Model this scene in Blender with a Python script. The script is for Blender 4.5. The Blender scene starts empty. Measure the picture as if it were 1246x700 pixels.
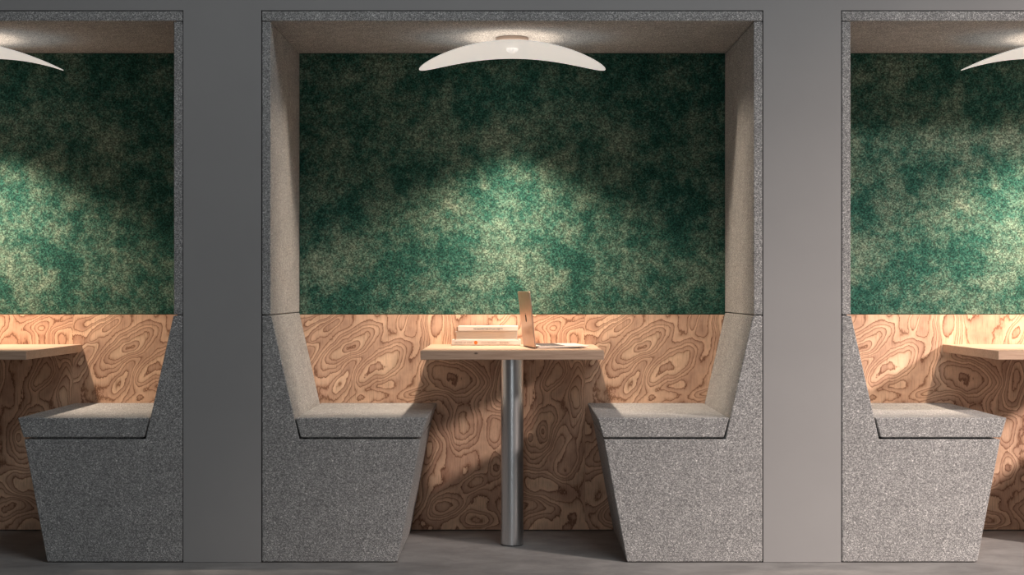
import bpy, bmesh, math, random
from mathutils import Vector, Matrix, noise

random.seed(7)
S = bpy.context.scene
COL = S.collection
PI = math.pi

# ------------------------------------------------------------------ scale: measurements were taken in photo pixels
K = 0.0028            # metres per pixel on the front plane (y = 0)
D = 5.2               # camera distance from the front plane
CX, HY, FY = 623.3, 355.0, 685.0      # booth centre, horizon, floor line (pixels)
CAMZ = (FY - HY) * K
DEPTH = 0.70          # depth of a booth
PITCH = 705.7 * K     # distance between booths
HALF = 304.4 * K      # half the outer width of a booth
TOP = (FY - 13.6) * K
CEIL = (FY - 25.4) * K
INNER = 294.0 * K
SEAM = (FY - 384.2) * K
WOODTOP = 0.835


def zf(y): return (FY - y) * K


# ------------------------------------------------------------------ materials
def new_mat(name):
    m = bpy.data.materials.new(name)
    m.use_nodes = True
    nt = m.node_tree
    b = nt.nodes['Principled BSDF']
    return m, nt, b


def N(nt, typ, **kw):
    n = nt.nodes.new(typ)
    for k, v in kw.items():
        if hasattr(n, k):
            setattr(n, k, v)
        else:
            n.inputs[k].default_value = v
    return n


def coords(nt, scale=(1, 1, 1), space='Object', loc=(0, 0, 0)):
    tc = nt.nodes.new('ShaderNodeTexCoord')
    mp = nt.nodes.new('ShaderNodeMapping')
    mp.inputs['Scale'].default_value = scale
    mp.inputs['Location'].default_value = loc
    nt.links.new(tc.outputs[space], mp.inputs['Vector'])
    return mp.outputs['Vector']


def tex_noise(nt, vec, scale, detail=2.0, rough=0.5, dist=0.0):
    n = nt.nodes.new('ShaderNodeTexNoise')
    n.inputs['Scale'].default_value = scale
    n.inputs['Detail'].default_value = detail
    n.inputs['Roughness'].default_value = rough
    n.inputs['Distortion'].default_value = dist
    nt.links.new(vec, n.inputs['Vector'])
    return n.outputs['Fac']


def cells(nt, vec, scale):
    """one random grey per small cell"""
    n = nt.nodes.new('ShaderNodeTexVoronoi')
    n.inputs['Scale'].default_value = scale
    nt.links.new(vec, n.inputs['Vector'])
    sep = nt.nodes.new('ShaderNodeSeparateColor')
    nt.links.new(n.outputs['Color'], sep.inputs[0])
    return sep.outputs[0]


def ramp(nt, fac, stops, interp='LINEAR'):
    r = nt.nodes.new('ShaderNodeValToRGB')
    r.color_ramp.interpolation = interp
    els = r.color_ramp.elements
    while len(els) > 1:
        els.remove(els[-1])
    els[0].position = stops[0][0]
    c = stops[0][1]
    els[0].color = (*c, 1) if not isinstance(c, (int, float)) else (c, c, c, 1)
    for p, c in stops[1:]:
        e = els.new(p)
        e.color = (*c, 1) if not isinstance(c, (int, float)) else (c, c, c, 1)
    nt.links.new(fac, r.inputs['Fac'])
    return r.outputs['Color']


def mix(nt, a, b, fac=0.5, mode='MIX'):
    m = nt.nodes.new('ShaderNodeMix')
    m.data_type = 'RGBA'
    m.blend_type = mode
    for sock, v in ((m.inputs['Factor'], fac), (m.inputs['A'], a), (m.inputs['B'], b)):
        if hasattr(v, 'is_linked'):
            nt.links.new(v, sock)
        elif isinstance(v, (int, float)):
            sock.default_value = v
        else:
            sock.default_value = (*v, 1)
    return m.outputs['Result']


def math_node(nt, op, a, b=None):
    m = nt.nodes.new('ShaderNodeMath')
    m.operation = op
    for i, v in enumerate((a, b)):
        if v is None:
            continue
        if hasattr(v, 'is_linked'):
            nt.links.new(v, m.inputs[i])
        else:
            m.inputs[i].default_value = v
    return m.outputs[0]


def bump(nt, bsdf, height, strength=0.3, dist=0.002):
    b = nt.nodes.new('ShaderNodeBump')
    b.inputs['Strength'].default_value = strength
    b.inputs['Distance'].default_value = dist
    nt.links.new(height, b.inputs['Height'])
    nt.links.new(b.outputs['Normal'], bsdf.inputs['Normal'])


def plain(name, col, rough=0.5, metal=0.0):
    m, nt, b = new_mat(name)
    b.inputs['Base Color'].default_value = (*col, 1)
    b.inputs['Roughness'].default_value = rough
    b.inputs['Metallic'].default_value = metal
    n = tex_noise(nt, coords(nt), 40, 3)
    nt.links.new(ramp(nt, n, [(0.3, max(0.0, rough - 0.04)), (0.7, min(1.0, rough + 0.04))]), b.inputs['Roughness'])
    return m


def make_felt():
    m, nt, b = new_mat('grey_melange_felt')
    v = coords(nt)
    fine = tex_noise(nt, v, 330, 2.0, 0.6)
    wob = nt.nodes.new('ShaderNodeMix')
    wob.data_type = 'VECTOR'
    wob.inputs['Factor'].default_value = 0.004
    nz = nt.nodes.new('ShaderNodeTexNoise')
    nz.inputs['Scale'].default_value = 260
    nt.links.new(v, nz.inputs['Vector'])
    nt.links.new(v, wob.inputs['A'])
    nt.links.new(nz.outputs['Color'], wob.inputs['B'])
    speck = math_node(nt, 'ADD', math_node(nt, 'MULTIPLY', cells(nt, wob.outputs['Result'], 620), 0.55),
                      math_node(nt, 'MULTIPLY', cells(nt, wob.outputs['Result'], 400), 0.45))
    mid = tex_noise(nt, v, 130, 3.0, 0.65)
    big = tex_noise(nt, v, 14, 3.0, 0.6)
    c = ramp(nt, speck, [(0.10, (0.13, 0.13, 0.132)), (0.42, (0.27, 0.27, 0.27)),
                         (0.66, (0.40, 0.397, 0.392)), (0.86, (0.86, 0.85, 0.83))])
    c = mix(nt, c, ramp(nt, mid, [(0.3, 0.72), (0.7, 1.22)]), 0.75, 'MULTIPLY')
    c = mix(nt, c, ramp(nt, big, [(0.3, 0.84), (0.7, 1.14)]), 0.7, 'MULTIPLY')
    nt.links.new(c, b.inputs['Base Color'])
    b.inputs['Roughness'].default_value = 0.95
    b.inputs['Specular IOR Level'].default_value = 0.15
    b.inputs['Sheen Weight'].default_value = 0.12
    bump(nt, b, fine, 0.25, 0.0015)
    return m


def make_velvet():
    m, nt, b = new_mat('green_crushed_velvet')
    v = coords(nt)
    cloud = tex_noise(nt, v, 5.5, 12.0, 0.74)
    cloud2 = tex_noise(nt, coords(nt, loc=(3.1, 1.2, 0.7)), 24.0, 10.0, 0.84)
    pile = math_node(nt, 'ADD', math_node(nt, 'MULTIPLY', tex_noise(nt, v, 150, 3.0, 0.75), 0.70),
                     math_node(nt, 'MULTIPLY', cells(nt, v, 225), 0.30))
    s = math_node(nt, 'ADD', math_node(nt, 'MULTIPLY', cloud, 0.55), math_node(nt, 'MULTIPLY', cloud2, 0.45))
    c = ramp(nt, s, [(0.40, (0.009, 0.052, 0.040)), (0.47, (0.022, 0.084, 0.063)),
                     (0.53, (0.078, 0.140, 0.103)), (0.62, (0.186, 0.240, 0.178))])
    c = mix(nt, c, ramp(nt, pile, [(0.34, 0.34), (0.47, 0.80), (0.54, 1.15), (0.66, 2.0)]), 0.9, 'MULTIPLY')
    nt.links.new(c, b.inputs['Base Color'])
    b.inputs['Roughness'].default_value = 0.85
    b.inputs['Specular IOR Level'].default_value = 0.18
    b.inputs['Sheen Weight'].default_value = 0.04
    b.inputs['Sheen Roughness'].default_value = 0.4
    b.inputs['Sheen Tint'].default_value = (0.55, 0.85, 0.7, 1)
    h = math_node(nt, 'ADD', pile, math_node(nt, 'MULTIPLY', cloud2, 2.0))
    bump(nt, b, h, 0.5, 0.004)
    return m


def make_burl():
    m, nt, b = new_mat('burl_plywood_veneer')
    a = nt.nodes.new('ShaderNodeAttribute')
    a.attribute_name = 'growth'
    v = coords(nt)
    jit = tex_noise(nt, coords(nt, (1.0, 1.0, 0.45)), 120, 4.0, 0.65)
    fibre = tex_noise(nt, coords(nt, (1.0, 1.0, 0.05)), 260, 3.0, 0.6)
    h = math_node(nt, 'ADD', a.outputs['Fac'], math_node(nt, 'MULTIPLY', math_node(nt, 'SUBTRACT', jit, 0.5), 0.62))
    h = math_node(nt, 'ADD', h, math_node(nt, 'MULTIPLY', math_node(nt, 'SUBTRACT', fibre, 0.5), 0.22))
    f = math_node(nt, 'FRACT', h)
    band = math_node(nt, 'FLOOR', h)
    wn = nt.nodes.new('ShaderNodeTexWhiteNoise')
    wn.noise_dimensions = '1D'
    nt.links.new(band, wn.inputs['W'])
    par = math_node(nt, 'FRACT', math_node(nt, 'MULTIPLY', band, 0.5))
    tv = math_node(nt, 'ADD', math_node(nt, 'MULTIPLY', wn.outputs['Value'], 0.5), par)
    tone = ramp(nt, tv, [(0.0, (0.58, 0.372, 0.266)), (0.45, (0.65, 0.425, 0.303)), (0.55, (0.69, 0.460, 0.328)), (1.0, (0.76, 0.535, 0.380))])
    c = mix(nt, tone, ramp(nt, f, [(0.0, (0.34, 0.25, 0.21)), (0.06, (0.42, 0.32, 0.27)), (0.15, (0.78, 0.71, 0.66)),
                                   (0.35, (0.95, 0.94, 0.93)), (0.80, (1.08, 1.08, 1.05)), (0.95, (0.98, 0.95, 0.92)),
                                   (1.0, (0.45, 0.33, 0.28))]), 1.0, 'MULTIPLY')
    c = mix(nt, c, ramp(nt, fibre, [(0.30, (0.70, 0.64, 0.60)), (0.46, (1, 1, 1)), (0.75, (1.08, 1.07, 1.05))]), 0.8, 'MULTIPLY')
    big = tex_noise(nt, coords(nt, loc=(2, 5, 1)), 9, 4.0, 0.6)
    c = mix(nt, c, ramp(nt, big, [(0.35, (0.80, 0.74, 0.72)), (0.62, (1.08, 1.07, 1.05))]), 0.8, 'MULTIPLY')
    nt.links.new(c, b.inputs['Base Color'])
    b.inputs['Roughness'].default_value = 0.55
    b.inputs['Specular IOR Level'].default_value = 0.3
    bump(nt, b, fibre, 0.12, 0.001)
    return m


def make_beech():
    m, nt, b = new_mat('pale_beech')
    g = tex_noise(nt, coords(nt, (0.06, 1, 1)), 170, 4.0, 0.6, 0.3)
    g2 = tex_noise(nt, coords(nt, (0.10, 1, 1)), 26, 3.0, 0.6, 0.6)
    c = ramp(nt, g, [(0.30, (0.47, 0.315, 0.225)), (0.5, (0.58, 0.405, 0.295)), (0.7, (0.65, 0.47, 0.35))])
    c = mix(nt, c, ramp(nt, g2, [(0.3, (0.84, 0.80, 0.78)), (0.7, (1.05, 1.04, 1.03))]), 0.6, 'MULTIPLY')
    # one small dark knot in the front edge
    tc = nt.nodes.new('ShaderNodeTexCoord')
    vm = nt.nodes.new('ShaderNodeVectorMath')
    vm.operation = 'SUBTRACT'
    nt.links.new(tc.outputs['Object'], vm.inputs[0])
    vm.inputs[1].default_value = ((579 - CX) * K, 0.018, 0.7209 - 0.008)
    mp = nt.nodes.new('ShaderNodeMapping')
    mp.inputs['Scale'].default_value = (0.45, 1.0, 1.0)
    nt.links.new(vm.outputs[0], mp.inputs['Vector'])
    ln = nt.nodes.new('ShaderNodeVectorMath')
    ln.operation = 'LENGTH'
    nt.links.new(mp.outputs['Vector'], ln.inputs[0])
    kn = ramp(nt, math_node(nt, 'MULTIPLY', ln.outputs['Value'], 100.0), [(0.15, 0.25), (0.42, 1.0)])
    c = mix(nt, c, kn, 1.0, 'MULTIPLY')
    nt.links.new(c, b.inputs['Base Color'])
    b.inputs['Roughness'].default_value = 0.5
    b.inputs['Specular IOR Level'].default_value = 0.3
    bump(nt, b, g, 0.08, 0.001)
    return m


def make_steel():
    m, nt, b = new_mat('brushed_steel')
    g = tex_noise(nt, coords(nt, (1, 1, 0.02)), 500, 3.0, 0.6)
    nt.links.new(ramp(nt, g, [(0.3, (0.66, 0.67, 0.68)), (0.7, (0.78, 0.79, 0.80))]), b.inputs['Base Color'])
    nt.links.new(ramp(nt, g, [(0.3, 0.30), (0.7, 0.36)]), b.inputs['Roughness'])
    b.inputs['Metallic'].default_value = 1.0
    b.inputs['Anisotropic'].default_value = 0.0
    return m


def make_wall():
    m, nt, b = new_mat('grey_wall_paint')
    n = tex_noise(nt, coords(nt), 3.0, 4.0, 0.6)
    nt.links.new(ramp(nt, n, [(0.3, (0.345, 0.342, 0.342)), (0.7, (0.365, 0.362, 0.361))]), b.inputs['Base Color'])
    b.inputs['Roughness'].default_value = 0.8
    b.inputs['Specular IOR Level'].default_value = 0.2
    fn = tex_noise(nt, coords(nt), 400, 2.0)
    bump(nt, b, fn, 0.04, 0.001)
    return m


def make_concrete():
    m, nt, b = new_mat('smooth_grey_concrete')
    n1 = tex_noise(nt, coords(nt, (1, 1.4, 1)), 5.0, 8.0, 0.65, 0.4)
    n2 = tex_noise(nt, coords(nt), 60.0, 5.0, 0.7)
    c = ramp(nt, n1, [(0.3, (0.25, 0.243, 0.238)), (0.5, (0.33, 0.322, 0.316)), (0.7, (0.43, 0.42, 0.41))])
    c = mix(nt, c, ramp(nt, n2, [(0.3, 0.9), (0.7, 1.08)]), 0.6, 'MULTIPLY')
    nt.links.new(c, b.inputs['Base Color'])
    b.inputs['Roughness'].default_value = 0.62
    b.inputs['Specular IOR Level'].default_value = 0.25
    bump(nt, b, n2, 0.05, 0.001)
    return m


def make_shade():
    m, nt, b = new_mat('white_glass_shade')
    b.inputs['Base Color'].default_value = (0.86, 0.85, 0.83, 1)
    n = tex_noise(nt, coords(nt), 30, 2)
    nt.links.new(ramp(nt, n, [(0.3, 0.38), (0.7, 0.44)]), b.inputs['Roughness'])
    b.inputs['Emission Color'].default_value = (1.0, 0.955, 0.895, 1)      # the lit shade glows evenly
    b.inputs['Emission Strength'].default_value = SHADE_GLOW
    return m


def make_bulb():
    m, nt, b = new_mat('lit_lamp_lens')
    b.inputs['Base Color'].default_value = (0.9, 0.9, 0.9, 1)
    b.inputs['Emission Color'].default_value = (1.0, 0.95, 0.88, 1)
    n = tex_noise(nt, coords(nt), 20, 1)
    nt.links.new(ramp(nt, n, [(0.3, 0.18), (0.7, 0.22)]), b.inputs['Roughness'])
    b.inputs['Emission Strength'].default_value = 0.55
    return m


SHADE_GLOW = 0.49
M_FELT = make_felt()
M_VELVET = make_velvet()
M_BURL = make_burl()
M_BEECH = make_beech()
M_STEEL = make_steel()
M_WALL = make_wall()
M_FLOOR = make_concrete()
M_SHADE = make_shade()
M_BULB = make_bulb()
M_BLACK = plain('matt_black', (0.006, 0.005, 0.005), 0.9)
M_BLACK.node_tree.nodes['Principled BSDF'].inputs['Specular IOR Level'].default_value = 0.0
M_DARK = plain('black_plastic', (0.02, 0.02, 0.02), 0.6)
M_MOUNT = plain('taupe_enamel', (0.26, 0.21, 0.18), 0.5)
M_GOLD = plain('rose_gold_aluminium', (0.62, 0.42, 0.31), 0.36, 0.55)
M_SILVER = plain('pale_aluminium', (0.78, 0.73, 0.68), 0.38, 0.2)
M_SCREEN = plain('dark_glass', (0.012, 0.012, 0.014), 0.08)
M_KEY = plain('dark_keys', (0.05, 0.05, 0.055), 0.5)
M_COVER = plain('white_book_cloth', (0.66, 0.60, 0.54), 0.6)
M_ENDPAPER = plain('tan_book_cloth', (0.26, 0.15, 0.09), 0.7)
M_INK = plain('dark_ink', (0.015, 0.012, 0.010), 0.8)
M_FAINT = plain('faint_ink', (0.30, 0.22, 0.17), 0.7)
M_ORANGE = plain('orange_ink', (0.72, 0.17, 0.015), 0.6)


def make_pages():
    m, nt, b = new_mat('book_pages')
    n = tex_noise(nt, coords(nt, (0.02, 1, 1)), 900, 2.0)
    nt.links.new(ramp(nt, n, [(0.3, (0.60, 0.50, 0.40)), (0.7, (0.72, 0.62, 0.51))]), b.inputs['Base Color'])
    b.inputs['Roughness'].default_value = 0.8
    return m


M_PAGES = make_pages()


# ------------------------------------------------------------------ mesh helpers
def link(name, bm, mats, parent=None, smooth=False, loc=None):
    me = bpy.data.meshes.new(name)
    bmesh.ops.recalc_face_normals(bm, faces=bm.faces[:])
    for e in bm.edges:
        if len(e.link_faces) == 2 and e.calc_face_angle() > 0.6:
            e.smooth = False
    bm.to_mesh(me)
    bm.free()
    for mt in (mats if isinstance(mats, (list, tuple)) else [mats]):
        me.materials.append(mt)
    if smooth:
        for p in me.polygons:
            p.use_smooth = True
    o = bpy.data.objects.new(name, me)
    COL.objects.link(o)
    if parent:
        o.parent = parent
    if loc:
        o.location = loc
    return o


def prism(bm, pts, y0, y1, bevel=0.0, seg=2, mat=0):
    """closed polygon of (x, z) points extruded along y"""
    tmp = bmesh.new()
    a = [tmp.verts.new((x, y0, z)) for x, z in pts]
    b = [tmp.verts.new((x, y1, z)) for x, z in pts]
    tmp.faces.new(a)
    tmp.faces.new(b[::-1])
    n = len(pts)
    for i in range(n):
        tmp.faces.new((a[i], b[i], b[(i + 1) % n], a[(i + 1) % n]))
    bmesh.ops.recalc_face_normals(tmp, faces=tmp.faces[:])
    if bevel:
        bmesh.ops.bevel(tmp, geom=tmp.edges[:], offset=bevel, segments=seg, profile=0.5, affect='EDGES', clamp_overlap=True)
    for f in tmp.faces:
        f.material_index = mat
    merge(bm, tmp)


def merge(bm, tmp):
    me = bpy.data.meshes.new('tmp')
    tmp.to_mesh(me)
    tmp.free()
    bm.from_mesh(me)
    bpy.data.meshes.remove(me)


def box(bm, x0, x1, y0, y1, z0, z1, bevel=0.0, seg=2, mat=0):
    prism(bm, [(x0, z0), (x1, z0), (x1, z1), (x0, z1)], y0, y1, bevel, seg, mat)


def lathe(bm, prof, cx, cy, seg=64, mat=0, closed_ends=True):
    """(r, z) profile turned about the vertical axis through (cx, cy)"""
    rings = []
    for r, z in prof:
        if r < 1e-6:
            rings.append([bm.verts.new((cx, cy, z))])
        else:
            rings.append([bm.verts.new((cx + r * math.cos(2 * PI * i / seg), cy + r * math.sin(2 * PI * i / seg), z)) for i in range(seg)])
    for a, b in zip(rings, rings[1:]):
        for i in range(seg):
            j = (i + 1) % seg
            if len(a) == 1 and len(b) == 1:
                continue
            if len(a) == 1:
                f = bm.faces.new((a[0], b[i], b[j]))
            elif len(b) == 1:
                f = bm.faces.new((a[i], a[j], b[0]))
            else:
                f = bm.faces.new((a[i], a[j], b[j], b[i]))
            f.material_index = mat
            f.smooth = True


def text_into(bm, body, size, origin, mat, depth=0.0004, width=None):
    """flat lettering standing upright in the xz plane, facing -y, merged into bm"""
    cu = bpy.data.curves.new('lettering', 'FONT')
    cu.body = body
    cu.size = size
    cu.align_x = 'LEFT'
    cu.extrude = depth
    cu.resolution_u = 3
    ob = bpy.data.objects.new('lettering', cu)
    COL.objects.link(ob)
    dg = bpy.context.evaluated_depsgraph_get()
    me = bpy.data.meshes.new_from_object(ob.evaluated_get(dg))
    bpy.data.objects.remove(ob)
    bpy.data.curves.remove(cu)
    w = max(v.co.x for v in me.vertices) - min(v.co.x for v in me.vertices)
    sx = (width / w) if width else 1.0
    tmp = bmesh.new()
    tmp.from_mesh(me)
    for v in tmp.verts:
        x, y, z = v.co
        v.co = (origin[0] + x * sx, origin[1] - z, origin[2] + y)
    for f in tmp.faces:
        f.material_index = mat
    bpy.data.meshes.remove(me)
    merge(bm, tmp)


def disc_into(bm, c, r, mat, seg=24, depth=0.0003):
    x, y, z = c
    tmp = bmesh.new()
    a = [tmp.verts.new((x + r * math.cos(2 * PI * i / seg), y - depth, z + r * math.sin(2 * PI * i / seg))) for i in range(seg)]
    b = [tmp.verts.new((v.co.x, y + depth, v.co.z)) for v in a]
    tmp.faces.new(a)
    for i in range(seg):
        tmp.faces.new((a[i], a[(i + 1) % seg], b[(i + 1) % seg], b[i]))
    for f in tmp.faces:
        f.material_index = mat
    merge(bm, tmp)


def thing(name, label, cat, loc=(0, 0, 0), rotz=0.0, group=None):
    o = bpy.data.objects.new(name, None)
    COL.objects.link(o)
    o.empty_display_size = 0.1
    o.location = loc
    o.rotation_euler = (0, 0, rotz)
    tag(o, label, cat, group)
    return o


def tag(o, label, cat, group=None):
    o['label'] = label
    o['category'] = cat
    if group:
        o['group'] = group


def copy_tree(o, parent=None, dx=0.0):
    c = o.copy()
    COL.objects.link(c)
    if parent is not None:
        c.parent = parent
    else:
        c.location.x += dx
    for ch in list(o.children):
        copy_tree(ch, c)
    return c


# ------------------------------------------------------------------ the setting
GAP = 0.0032
WB = DEPTH + 0.022       # front of the slab behind the booths
bm = bmesh.new()
zt = TOP + GAP
edges = []
for c in (-PITCH, 0.0, PITCH):
    edges += [c - HALF - GAP, c + HALF + GAP]
xs = [-5.2] + edges + [7.6]
for i in range(0, len(xs), 2):                      # piers between the recesses
    box(bm, xs[i], xs[i + 1], 0.0, 0.95, 0.0015, zt)
box(bm, xs[0], xs[-1], 0.0, 0.95, zt, 3.1)
box(bm, xs[0], xs[-1], WB, 0.95, 0.0015, zt)
wall = link('wall_back', bm, M_WALL)
wall['kind'] = 'structure'

bm = bmesh.new()
box(bm, -5.2, 7.6, -8.5, 0.95, -0.10, 0.0)
floor = link('floor', bm, M_FLOOR)
floor['kind'] = 'structure'


# ------------------------------------------------------------------ one booth, built round x = 0
G_SUR, G_BEN, G_VEL, G_PLY, G_TAB, G_LMP = ('booth surrounds in the wall', 'booth benches', 'green velvet booth panels',
                                           'burl plywood booth panels', 'booth tables', 'booth ceiling lamps')
# surround: top panel and the two upper wings
sur = thing('booth_surround', '', 'booth surround', (0, 0, SEAM), 0, G_SUR)


def local(bm, o):
    bmesh.ops.translate(bm, verts=bm.verts[:], vec=-Vector(o.location))


bm = bmesh.new()
box(bm, -HALF, HALF, 0.0, DEPTH + 0.018, CEIL, TOP, 0.0022, 2)
local(bm, sur)
link('top_panel', bm, M_FELT, sur)
for s in (-1, 1):
    bm = bmesh.new()
    x0, x1 = sorted((s * INNER, s * HALF))
    box(bm, x0, x1, 0.0, DEPTH + 0.018, SEAM + 0.0030, CEIL - 0.0030, 0.0025, 2)
    box(bm, x0 + 0.009, x1 - 0.009, 0.018, DEPTH, CEIL - 0.006, CEIL)      # hidden tongues that make the shadow joints
    box(bm, x0 + 0.009, x1 - 0.009, 0.018, DEPTH, SEAM, SEAM + 0.006)
    local(bm, sur)
    link('side_panel', bm, M_FELT, sur)


def make_bench(s):
    o = thing('booth_bench', '', 'bench', (s * 0.62, 0, 0), 0, G_BEN)
    P = lambda off, y: (s * off * K, zf(y))
    bm = bmesh.new()
    outer = [P(304.4, 683.9), P(304.4, 384.2), P(293.3, 384.2), P(259.3, 535.0), P(111.6, 535.0), P(139.7, 683.9)]
    prism(bm, outer, 0.0, DEPTH - 0.009, 0.0032, 2)
    local(bm, o)
    link('bench_body', bm, M_FELT, o)
    bm = bmesh.new()
    prism(bm, [P(264.0, 508.5), P(257.5, 532.6), P(110.8, 532.6), P(103.6, 508.5)], 0.0, DEPTH - 0.011, 0.0048, 3)
    prism(bm, [P(250, 532.0), P(250, 535.0), P(121, 535.0), P(121, 532.0)], 0.03, DEPTH - 0.03)
    local(bm, o)
    link('seat_cushion', bm, M_FELT, o)
    bm = bmesh.new()
    prism(bm, [P(298, 685), P(298, 683.0), P(145, 683.0), P(145, 685)], 0.012, DEPTH - 0.03)
    local(bm, o)
    link('plinth', bm, M_DARK, o)
    return o


bench_l = make_bench(-1)
bench_r = make_bench(1)

# velvet panel
bm = bmesh.new()
box(bm, -INNER + 0.0005, INNER - 0.0005, DEPTH, DEPTH + 0.017, WOODTOP + 0.0010, CEIL - 0.0012, 0.002, 2)
vel = link('velvet_panel', bm, M_VELVET)
tag(vel, '', 'wall panel', G_VEL)

# burl plywood panel; its growth-ring field is stored per vertex
BUMPS = [  # u, v (photo pixels in the first veneer leaf), angle, long, short, rings
    (428, 420, 34, 30, 10.5, 4.6), (428, 420, 34, 7, 4, 1.2), (463, 444, 42, 30, 13, 4.6), (440, 456, 30, 12, 7, 1.2),
    (554, 459, -12, 30, 15, 5.0), (565, 520, 82, 24, 13, 4.2), (531, 394, 88, 30, 11, 4.4), (492, 386, 80, 15, 4.5, 2.2),
    (403, 399, 50, 11, 4.5, 2.2), (385, 412, 60, 7, 4, 1.7), (420, 463, 45, 13, 8, -2.0), (447, 487, 15, 22, 7, 2.2),
    (512, 478, 10, 20, 5, 1.8), (676, 453, 70, 17, 8, 3.2), (656, 528, 62, 27, 14, 4.0), (645, 531, 85, 6, 3, 1.3),
    (663, 527, 85, 7, 3.5, 1.4), (576, 590, 20, 14, 8, 3.0), (541, 617, 30, 17, 11, 3.6), (605, 568, 80, 11, 7, 2.6),
    (660, 592, -20, 26, 12, -3.6), (686, 391, 12, 26, 8, 3.2), (673, 416, 82, 16, 9, 3.0), (702, 480, 86, 34, 8, 3.4),
    (618, 402, 60, 22, 9, 3.0), (612, 470, 85, 26, 9, -3.2), (604, 520, 80, 18, 8, 2.8), (640, 618, 10, 26, 10, 2.6),
    (690, 560, 70, 20, 9, 3.0), (585, 630, 0, 20, 7, -2.2), (372, 440, 55, 24, 7, -2.4), (390, 385, 25, 26, 5, -1.8),
    (395, 540, 40, 30, 14, 4.2), (440, 580, 60, 26, 12, -4.0), (480, 550, 70, 28, 11, 3.6), (410, 620, 15, 30, 12, 4.0),
    (470, 625, 40, 18, 10, 3.0), (500, 600, 85, 26, 10, -3.4), (520, 545, 80, 22, 8, -2.8)]
BC = [(u, v, math.cos(math.radians(a)), math.sin(math.radians(a)), l, w, A) for u, v, a, l, w, A in BUMPS]


def growth(px, py):
    u = px if px < 712 else px - 354.0
    if px < 358:
        u = px + 354.0
    n1 = noise.noise(Vector((u / 26.0, py / 26.0, 3.3)))
    n2 = noise.noise(Vector((u / 26.0, py / 26.0, 9.1)))
    uu, vv = u + 5.0 * n1, py + 5.0 * n2
    h = 20.0 + 2.6 * noise.noise(Vector((u / 55.0, py / 80.0, 0.4))) + 1.0 * noise.noise(Vector((u / 22.0, py / 34.0, 5.4)))
    h += 0.5 * noise.noise(Vector((u / 9.0, py / 14.0, 7.7)))
    for bu, bv, c, s, l, w, A in BC:
        dx, dy = uu - bu, -(vv - bv)
        if abs(dx) > 95 or abs(dy) > 95:
            continue
        a = (dx * c + dy * s) / (l * 1.25)
        b = (-dx * s + dy * c) / (w * 1.25)
        d = math.sqrt(a * a + b * b)
        h += 1.15 * A * (0.82 / (1.0 + math.exp(4.6 * (d - 1.0))) + 0.30 / (1.0 + d * d))
    return h


q = D / (D + DEPTH - 0.008)
yw = DEPTH - 0.008
nx, nz = 560, 275
xa, xb, za, zb = -HALF + 0.004, HALF - 0.004, 0.0045, WOODTOP
verts, faces, vals = [], [], []
for j in range(nz + 1):
    for i in range(nx + 1):
        x = xa + (xb - xa) * i / nx
        z = za + (zb - za) * j / nz
        verts.append((x, yw, z))
        vals.append(growth(CX + x / K * q, HY + (CAMZ - z) / K * q))
for j in range(nz):
    for i in range(nx):
        a = j * (nx + 1) + i
        faces.append((a, a + 1, a + nx + 2, a + nx + 1))
# edges and back of the board
nf = len(verts)
rim = ([i for i in range(nx + 1)] + [(j + 1) * (nx + 1) - 1 for j in range(1, nz + 1)] +
       [nz * (nx + 1) + i for i in range(nx - 1, -1, -1)] + [j * (nx + 1) for j in range(nz - 1, 0, -1)])
for r in rim:
    x, y, z = verts[r]
    verts.append((x, y + 0.018, z))
    vals.append(vals[r])
nr = len(rim)
for i in range(nr):
    j = (i + 1) % nr
    faces.append((rim[j], rim[i], nf + i, nf + j))
faces.append(tuple(nf + i for i in range(nr)))
me = bpy.data.meshes.new('plywood_panel')
me.from_pydata(verts, [], faces)
at = me.attributes.new('growth', 'FLOAT', 'POINT')
at.data.foreach_set('value', vals)
me.materials.append(M_BURL)
me.update()
ply = bpy.data.objects.new('plywood_panel', me)
COL.objects.link(ply)
tag(ply, '', 'wall panel', G_PLY)

# table
TZ, TT = 0.7209, 0.0303
tab = thing('booth_table', '', 'table', (0, 0, 0), 0, G_TAB)
bm = bmesh.new()
box(bm, -112.2 * K, 112.2 * K, 0.018, DEPTH - 0.009, TZ - TT, TZ, 0.0018, 2)
link('tabletop', bm, M_BEECH, tab)
bm = bmesh.new()
R = 0.0409
lathe(bm, [(0, 0.002), (R - 0.003, 0.002), (R, 0.005), (R, TZ - TT - 0.001), (0, TZ - TT - 0.001)], 0, 0.368, 96)
link('pole', bm, M_STEEL, tab)
bm = bmesh.new()
lathe(bm, [(0, 0.0), (R - 0.006, 0.0), (R - 0.006, 0.004), (0, 0.004)], 0, 0.368, 64)
link('foot', bm, M_DARK, tab)

# lamp: an oval white disc bent downwards at its ends, hung close under the top panel
LY, LZ, LA, LB, DROOP = 0.35, 1.8048, 0.3385, 0.2130, 0.0725
lamp = thing('oval_lamp', '', 'lamp', (0, LY, CEIL), 0, G_LMP)


def shade_pt(r, t, side):
    x, y = LA * r * math.cos(t), LB * r * math.sin(t)
    th = 0.0035 * (1 - 0.75 * r ** 4) + 0.0004
    z = LZ - DROOP * (x / LA) ** 2 + 0.006 * (1 - r * r)
    return (x, y, z + side * th - CEIL)


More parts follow.
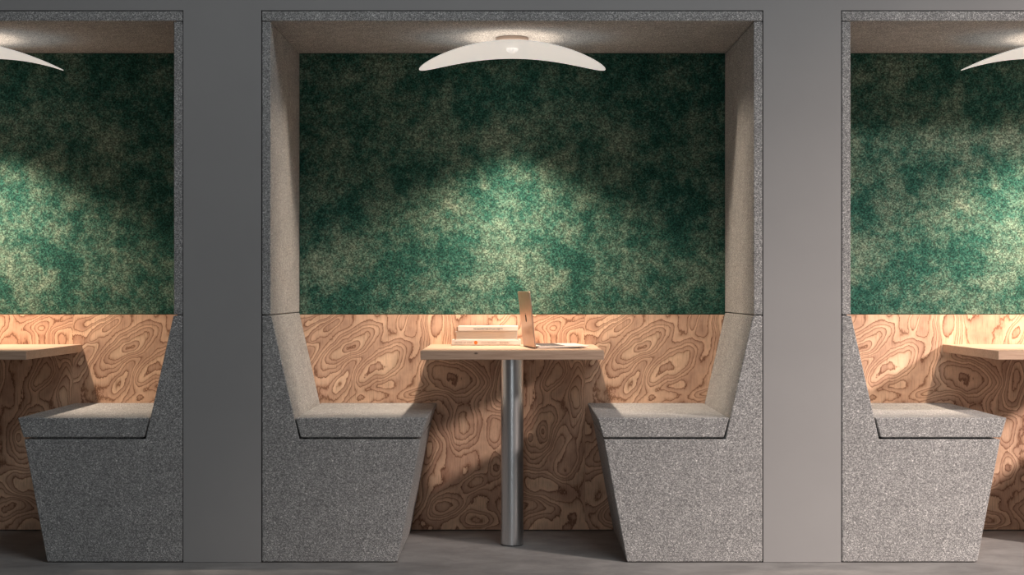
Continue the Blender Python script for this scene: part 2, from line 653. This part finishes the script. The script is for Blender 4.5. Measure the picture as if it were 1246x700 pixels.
bm = bmesh.new()
seg, rn = 128, 22
layers = []
for side in (-1, 1):
    rings = [[bm.verts.new(shade_pt(0, 0, side))]]
    for k in range(1, rn + 1):
        r = math.sin(PI / 2 * k / rn)
        rings.append([bm.verts.new(shade_pt(r, 2 * PI * i / seg, side)) for i in range(seg)])
    layers.append(rings)
    for k in range(rn):
        for i in range(seg):
            j = (i + 1) % seg
            if k == 0:
                bm.faces.new((rings[0][0], rings[1][i], rings[1][j]))
            else:
                bm.faces.new((rings[k][i], rings[k + 1][i], rings[k + 1][j], rings[k][j]))
for i in range(seg):
    j = (i + 1) % seg
    bm.faces.new((layers[0][-1][i], layers[0][-1][j], layers[1][-1][j], layers[1][-1][i]))
link('lamp_shade', bm, M_SHADE, lamp, smooth=True)
bm = bmesh.new()
zb = LZ - 0.0030 - CEIL
lathe(bm, [(0.0, zb - 0.0125), (0.005, zb - 0.0120), (0.010, zb - 0.0104), (0.015, zb - 0.0074), (0.0185, zb - 0.0036), (0.0205, zb + 0.0005),
           (0.0205, zb + 0.006), (0, zb + 0.006)], 0, 0, 48)
link('lamp_lens', bm, M_BULB, lamp)
bm = bmesh.new()
lathe(bm, [(0, 0.0), (0.058, 0.0), (0.060, -0.002), (0.060, -0.011), (0.058, -0.013), (0.018, -0.014), (0.018, LZ + 0.008 - CEIL), (0, LZ + 0.008 - CEIL)], 0, 0, 64)
link('ceiling_mount', bm, M_MOUNT, lamp)


def add_light(name, typ, loc, energy, color, parent=None, **kw):
    l = bpy.data.lights.new(name, typ)
    l.energy = energy
    l.color = color
    for k, v in kw.items():
        setattr(l, k, v)
    o = bpy.data.objects.new(name, l)
    COL.objects.link(o)
    o.location = loc
    if parent:
        o.parent = parent
    return o


WARM = (1.0, 0.80, 0.62)
beam = add_light('lamp_beam', 'SPOT', (0, 0, LZ - 0.052 - CEIL), 136.0, WARM, lamp, spot_size=math.radians(165), spot_blend=0.2, shadow_soft_size=0.03)


def shape_beam(l):
    """angular distribution of the lamp optics: a soft cone tipped towards the wall, cut off towards the open front"""
    l.use_nodes = True
    nt = l.node_tree
    em = [n for n in nt.nodes if n.type == 'EMISSION'][0]
    ge = nt.nodes.new('ShaderNodeNewGeometry')
    sp = nt.nodes.new('ShaderNodeSeparateXYZ')
    nt.links.new(ge.outputs['Incoming'], sp.inputs[0])
    dz = math_node(nt, 'MAXIMUM', math_node(nt, 'ABSOLUTE', sp.outputs['Z']), 0.02)
    u = math_node(nt, 'MULTIPLY', math_node(nt, 'DIVIDE', sp.outputs['Y'], dz), BEAM_SIGN)
    v = math_node(nt, 'DIVIDE', sp.outputs['X'], dz)
    v2 = math_node(nt, 'MULTIPLY', v, v)
    edge = math_node(nt, 'MULTIPLY', u, math_node(nt, 'SQRT', math_node(nt, 'ADD', 1.0, math_node(nt, 'MULTIPLY', v2, 1.3))))
    side = math_node(nt, 'ADD', 0.07, math_node(nt, 'DIVIDE', 0.90, math_node(nt, 'ADD', 1.0, math_node(nt, 'MULTIPLY', v2, 2.6))))

    def smooth(val, a, b):
        m = nt.nodes.new('ShaderNodeMapRange')
        m.interpolation_type = 'SMOOTHSTEP'
        nt.links.new(val, m.inputs['Value'])
        m.inputs['From Min'].default_value = a
        m.inputs['From Max'].default_value = b
        return m.outputs['Result']
    back = math_node(nt, 'SUBTRACT', 1.0, smooth(edge, 0.40, 1.20))
    front = smooth(math_node(nt, 'DIVIDE', u, math_node(nt, 'ADD', 1.0, math_node(nt, 'MULTIPLY', v2, 0.9))), -0.35, 0.0)
    nt.links.new(math_node(nt, 'MULTIPLY', math_node(nt, 'MULTIPLY', back, side), front), em.inputs['Strength'])


BEAM_SIGN = 1.0
shape_beam(beam.data)
up = add_light('lamp_uplight', 'AREA', (0, 0, LZ + 0.0125 - CEIL), 0.42, WARM, lamp, shape='DISK', size=0.34)
up.rotation_euler = (PI, 0, 0)                       # glow between the shade and the panel above it

# ------------------------------------------------------------------ the three booths
PLACE = {
    0: dict(sur='grey felt surround framing the booth whose table carries the laptop',
            bl='grey felt bench with wedge seat nearer the stack of books on the table',
            br='grey felt bench with wedge seat facing the screen of the open laptop',
            vel='dark green velvet back panel above the books and open laptop',
            ply='swirly burl plywood panel behind the table with the laptop on it',
            tab='pale wooden table on a steel pole with books and laptop on it',
            lamp='bent white oval lamp hanging above the table with the laptop'),
    -1: dict(sur='dark grey felt surround of the dim booth left of the laptop booth',
             bl='grey felt bench at the outer side of the dim booth left of the laptop booth',
             br='darkest grey felt bench, in the dim booth left of the laptop booth',
             vel='green velvet back panel of the dim booth left of the laptop booth',
             ply='burl plywood panel behind the bare table left of the laptop booth',
             tab='bare pale wooden table in the dim booth left of the laptop booth',
             lamp='bent white lamp in the dim booth left of the laptop booth'),
    1: dict(sur='pale grey felt surround of the brightly lit booth right of the laptop booth',
            bl='palest grey felt bench, in the brightly lit booth right of the laptop booth',
            br='grey felt bench at the outer side of the bright booth right of the laptop booth',
            vel='green velvet back panel of the bright booth right of the laptop booth',
            ply='palest burl plywood panel, behind the bare table right of the laptop booth',
            tab='bare pale wooden table in the bright booth right of the laptop booth',
            lamp='bent white lamp in the bright booth right of the laptop booth'),
}
SRC = dict(sur=sur, bl=bench_l, br=bench_r, vel=vel, ply=ply, tab=tab, lamp=lamp)
for k in (-1, 1):
    for key, src in SRC.items():
        c = copy_tree(src, None, k * PITCH)
        c['label'] = PLACE[k][key]
for key, src in SRC.items():
    src['label'] = PLACE[0][key]


# ------------------------------------------------------------------ books on the middle table
def at_depth(px, p): return (px - CX) * K / p


PB = 0.9035
YB = D * (1 / PB - 1)
KB = K / PB


def book(name, x0, x1, z0, z1, y0, depth, label, kind):
    """spine (or page edge) faces the viewer"""
    cx = (x0 + x1) / 2
    o = thing(name, label, 'book', (cx, y0, z0), 0, 'books stacked on the middle table')
    w, h, t = (x1 - x0) / 2, z1 - z0, 0.0024
    cov = bmesh.new()
    if kind == 'spine':
        box(cov, -w, w, 0.004, depth, 0, t, 0.0006, 1)
        box(cov, -w, w, 0, depth, h - t, h, 0.0006, 1)
        box(cov, -w, w, -0.001, 0.003, t, h, 0.0012, 2)
        pg = bmesh.new()
        box(pg, -w + 0.003, w - 0.003, 0.003, depth - 0.003, t, h - t)
    else:
        box(cov, -w, w, 0, depth, 0, t, 0.0006, 1)
        box(cov, -w, w, 0, depth, h - t, h, 0.0006, 1)
        box(cov, -w, w, depth - 0.003, depth, 0, h, 0.0010, 2)
        pg = bmesh.new()
        box(pg, -w + 0.004, w - 0.004, 0.003, depth - 0.003, t, h - t)
    return o, cov, pg, w, h


zA = TZ
z1, z2, z3 = TZ + 0.0205, TZ + 0.0205 + 0.0318, TZ + 0.0205 + 0.0318 + 0.0205
X = lambda px: (px - CX) * KB
# lowest
o, cov, pg, w, h = book('book', X(549.6), X(633.6), zA, z1, YB, 0.130, 'white book with an orange dot on its spine, lowest of the stack', 'spine')
disc_into(cov, (X(579) - o.location.x, -0.001, h / 2 + 0.0005), 0.0068, 1)
text_into(cov, 'ARCHIVE  OF  FORM', 0.0085, (X(553) - o.location.x, -0.001, h / 2 - 0.0025), 2, width=X(574.5) - X(553))
text_into(cov, 'COLLECTED ESSAYS', 0.0080, (X(585) - o.location.x, -0.001, h / 2 - 0.0025), 2, width=X(604) - X(585))
text_into(cov, 'EDITION', 0.0092, (X(608) - o.location.x, -0.001, h / 2 - 0.003), 3, width=X(619) - X(608))
link('cover', cov, [M_COVER, M_ORANGE, M_FAINT, M_ENDPAPER], o)
link('page_block', pg, M_PAGES, o)
# middle
o, cov, pg, w, h = book('book', X(554.0), X(629.5), z1, z2, YB + 0.006, 0.118, 'thick cream book with its page edges showing, middle of the stack', 'pages')
link('cover', cov, [M_COVER], o)
link('page_block', pg, M_PAGES, o)
# top
o, cov, pg, w, h = book('book', X(557.2), X(630.2), z2, z3, YB + 0.003, 0.115, 'white book with a line of dark lettering, topmost of the stack', 'spine')
text_into(cov, 'THE ARCHITECTURE OF PLAIN OBJECTS', 0.0100, (X(576) - o.location.x, -0.001, h / 2 - 0.0035), 1, width=X(611.5) - X(576))
box(cov, -w - 0.0055, -w, 0.001, 0.010, 0.001, h - 0.003, 0.0006, 1, 2)
link('cover', cov, [M_COVER, M_INK, M_ENDPAPER], o)
link('page_block', pg, M_PAGES, o)

# ------------------------------------------------------------------ laptop: local x runs from hinge to front lip, y along the hinge (0 = near end)
LW, LL = 0.280, 0.195
lap = thing('laptop', 'open rose gold laptop with its lid raised towards the stack of books', 'laptop', (0.0824, 0.228, TZ), math.radians(8.0))


def rounded_slab(bm, x0, x1, y0, y1, z0a, z0b, z1, r=0.010, seg=6, mat=0):
    """slab with rounded plan corners; underside rises from z0a at x0 to z0b at x1"""
    pts = []
    for cx, cy, a0 in ((x1 - r, y1 - r, 0), (x0 + r, y1 - r, 90), (x0 + r, y0 + r, 180), (x1 - r, y0 + r, 270)):
        for i in range(seg + 1):
            a = math.radians(a0 + 90 * i / seg)
            pts.append((cx + r * math.cos(a), cy + r * math.sin(a)))
    tmp = bmesh.new()
    lo = [tmp.verts.new((x, y, z0a + (z0b - z0a) * (x - x0) / (x1 - x0))) for x, y in pts]
    hi = [tmp.verts.new((x, y, z1)) for x, y in pts]
    tmp.faces.new(lo[::-1])
    tmp.faces.new(hi)
    n = len(pts)
    for i in range(n):
        tmp.faces.new((lo[i], lo[(i + 1) % n], hi[(i + 1) % n], hi[i]))
    for f in tmp.faces:
        f.material_index = mat
    merge(bm, tmp)


bm = bmesh.new()
rounded_slab(bm, 0.0085, LL, 0.0, LW, 0.0010, 0.0062, 0.0095, r=0.006)
for fx, fy in ((0.02, 0.02), (0.02, LW - 0.02)):
    lathe(bm, [(0, 0), (0.005, 0), (0.005, 0.003), (0, 0.003)], fx, fy, 16)
for fx, fy in ((LL - 0.025, 0.02), (LL - 0.025, LW - 0.02)):
    lathe(bm, [(0, 0), (0.005, 0), (0.005, 0.007), (0, 0.007)], fx, fy, 16)
base = link('laptop_base', bm, M_SILVER, lap)
bm = bmesh.new()
for r in range(5):
    for c in range(13):
        x = 0.022 + r * 0.0180
        y = 0.012 + c * 0.0198
        box(bm, x, x + 0.0155, y, y + 0.0172, 0.0095, 0.0102, 0.0003, 1)
link('keyboard', bm, M_KEY, base)
bm = bmesh.new()
rounded_slab(bm, 0.120, 0.186, 0.085, 0.195, 0.0094, 0.0094, 0.0098, 0.004, 4)
link('trackpad', bm, M_SILVER, base)
# lid, built lying along +x then turned up about the hinge to lean slightly back
ANG = math.radians(-(90 + 6.2))
hinge = Matrix.Translation((0.002, 0, 0.0098)) @ Matrix.Rotation(ANG, 4, 'Y')
bm = bmesh.new()
rounded_slab(bm, -0.0075, LL, 0.0, LW, 0.0, 0.0, 0.0045, r=0.0035, seg=4, mat=0)
# emblem on the outer face: fruit outline with a bite and a leaf
def blob(bm, pts, mat, z0=0.0045, z1=0.0049):
    tmp = bmesh.new()
    a = [tmp.verts.new((x, y, z1)) for x, y in pts]
    b = [tmp.verts.new((x, y, z0)) for x, y in pts]
    tmp.faces.new(a)
    for i in range(len(pts)):
        tmp.faces.new((a[i], a[(i + 1) % len(pts)], b[(i + 1) % len(pts)], b[i]))
    for f in tmp.faces:
        f.material_index = mat
    merge(bm, tmp)


ex, ey, er = LL * 0.5, LW * 0.5, 0.0150
pts = []
for i in range(48):
    a = 2 * PI * i / 48
    r = er * (1.0 - 0.16 * math.exp(-((a - 0.0 if a < PI else a - 2 * PI) / 0.35) ** 2) - 0.07 * math.exp(-((a - PI) / 0.3) ** 2))
    x, y = r * 1.0 * math.cos(a), r * 0.92 * math.sin(a)
    bx, by, br = 0.003, 0.0150, 0.0062                      # the bite
    dx, dy = x - bx, y - by
    dd = math.hypot(dx, dy)
    if dd < br:
        x, y = bx + dx / dd * br, by + dy / dd * br
    pts.append((ex + x, ey + y))
blob(bm, pts, 1)
leaf = [(ex + 0.0135 + 0.0065 * t, ey + 0.001 + 0.004 * t + sg * 0.0022 * math.sin(PI * t)) for sg, ts in ((1, [0, .25, .5, .75, 1]), (-1, [.75, .5, .25])) for t in ts]
blob(bm, leaf, 1)
# the fruit must stand upright on the raised lid; the outer face is the one turned to the books
bmesh.ops.transform(bm, matrix=hinge, verts=bm.verts[:])
lid = link('laptop_lid', bm, [M_GOLD, M_BLACK], lap)
bm = bmesh.new()
rounded_slab(bm, 0.006, LL - 0.004, 0.004, LW - 0.004, -0.0006, -0.0006, 0.0002, 0.006, 4)
bmesh.ops.transform(bm, matrix=hinge, verts=bm.verts[:])
link('screen', bm, M_SCREEN, lid)
bm = bmesh.new()
tmp = bmesh.new()
bmesh.ops.create_cone(tmp, cap_ends=True, segments=20, radius1=0.0026, radius2=0.0026, depth=LW - 0.004)
bmesh.ops.transform(tmp, matrix=Matrix.Translation((0.0048, LW / 2, 0.0034)) @ Matrix.Rotation(PI / 2, 4, 'X'), verts=tmp.verts[:])
merge(bm, tmp)
link('hinge', bm, M_DARK, lap)

# ------------------------------------------------------------------ light
def aim(o, target):
    d = Vector(target) - o.location
    o.rotation_euler = d.to_track_quat('-Z', 'Y').to_euler()


# low soft beam of daylight from the right
key = add_light('daylight_beam', 'SPOT', (7.4, -5.9, 4.3), 5000.0, (1.0, 0.84, 0.76), None,
                spot_size=math.radians(36), spot_blend=1.0, shadow_soft_size=0.40)
aim(key, (2.7, 0.0, -0.05))
# soft fill light added high above the viewer, not a real opening
fill = add_light('overhead_fill', 'AREA', (1.3, -3.2, 5.0), 74.0, (0.95, 0.98, 1.0), None, shape='RECTANGLE', size=2.4, size_y=1.6)
aim(fill, (0, 0, 1.4))
# tall narrow light added behind the viewer for the highlight on the pole
tall = add_light('pole_highlight', 'AREA', (-0.25, -7.2, 1.5), 26.0, (0.95, 0.98, 1.0), None, shape='RECTANGLE', size=0.50, size_y=2.6)
tall.rotation_euler = (PI / 2, 0, 0)

W = bpy.data.worlds.new('room_light')
S.world = W
W.use_nodes = True
bg = W.node_tree.nodes['Background']
bg.inputs['Color'].default_value = (0.95, 0.975, 1.0, 1)
bg.inputs['Strength'].default_value = 0.025

# ------------------------------------------------------------------ camera
cam = bpy.data.cameras.new('camera')
cam.sensor_fit = 'HORIZONTAL'
cam.sensor_width = 36.0
cam.lens = 36.0 * (D / K) / 1246.0
cam.shift_x = -(CX - 623.0) / 1246.0
cam.shift_y = (HY - 350.0) / 1246.0
co = bpy.data.objects.new('camera', cam)
COL.objects.link(co)
co.location = (0, -D, CAMZ)
co.rotation_euler = (PI / 2, 0, 0)
S.camera = co

S.view_settings.view_transform = 'Standard'
S.view_settings.look = 'None'
S.view_settings.gamma = 1.0
S.view_settings.use_curve_mapping = False
S.view_settings.exposure = 0.0
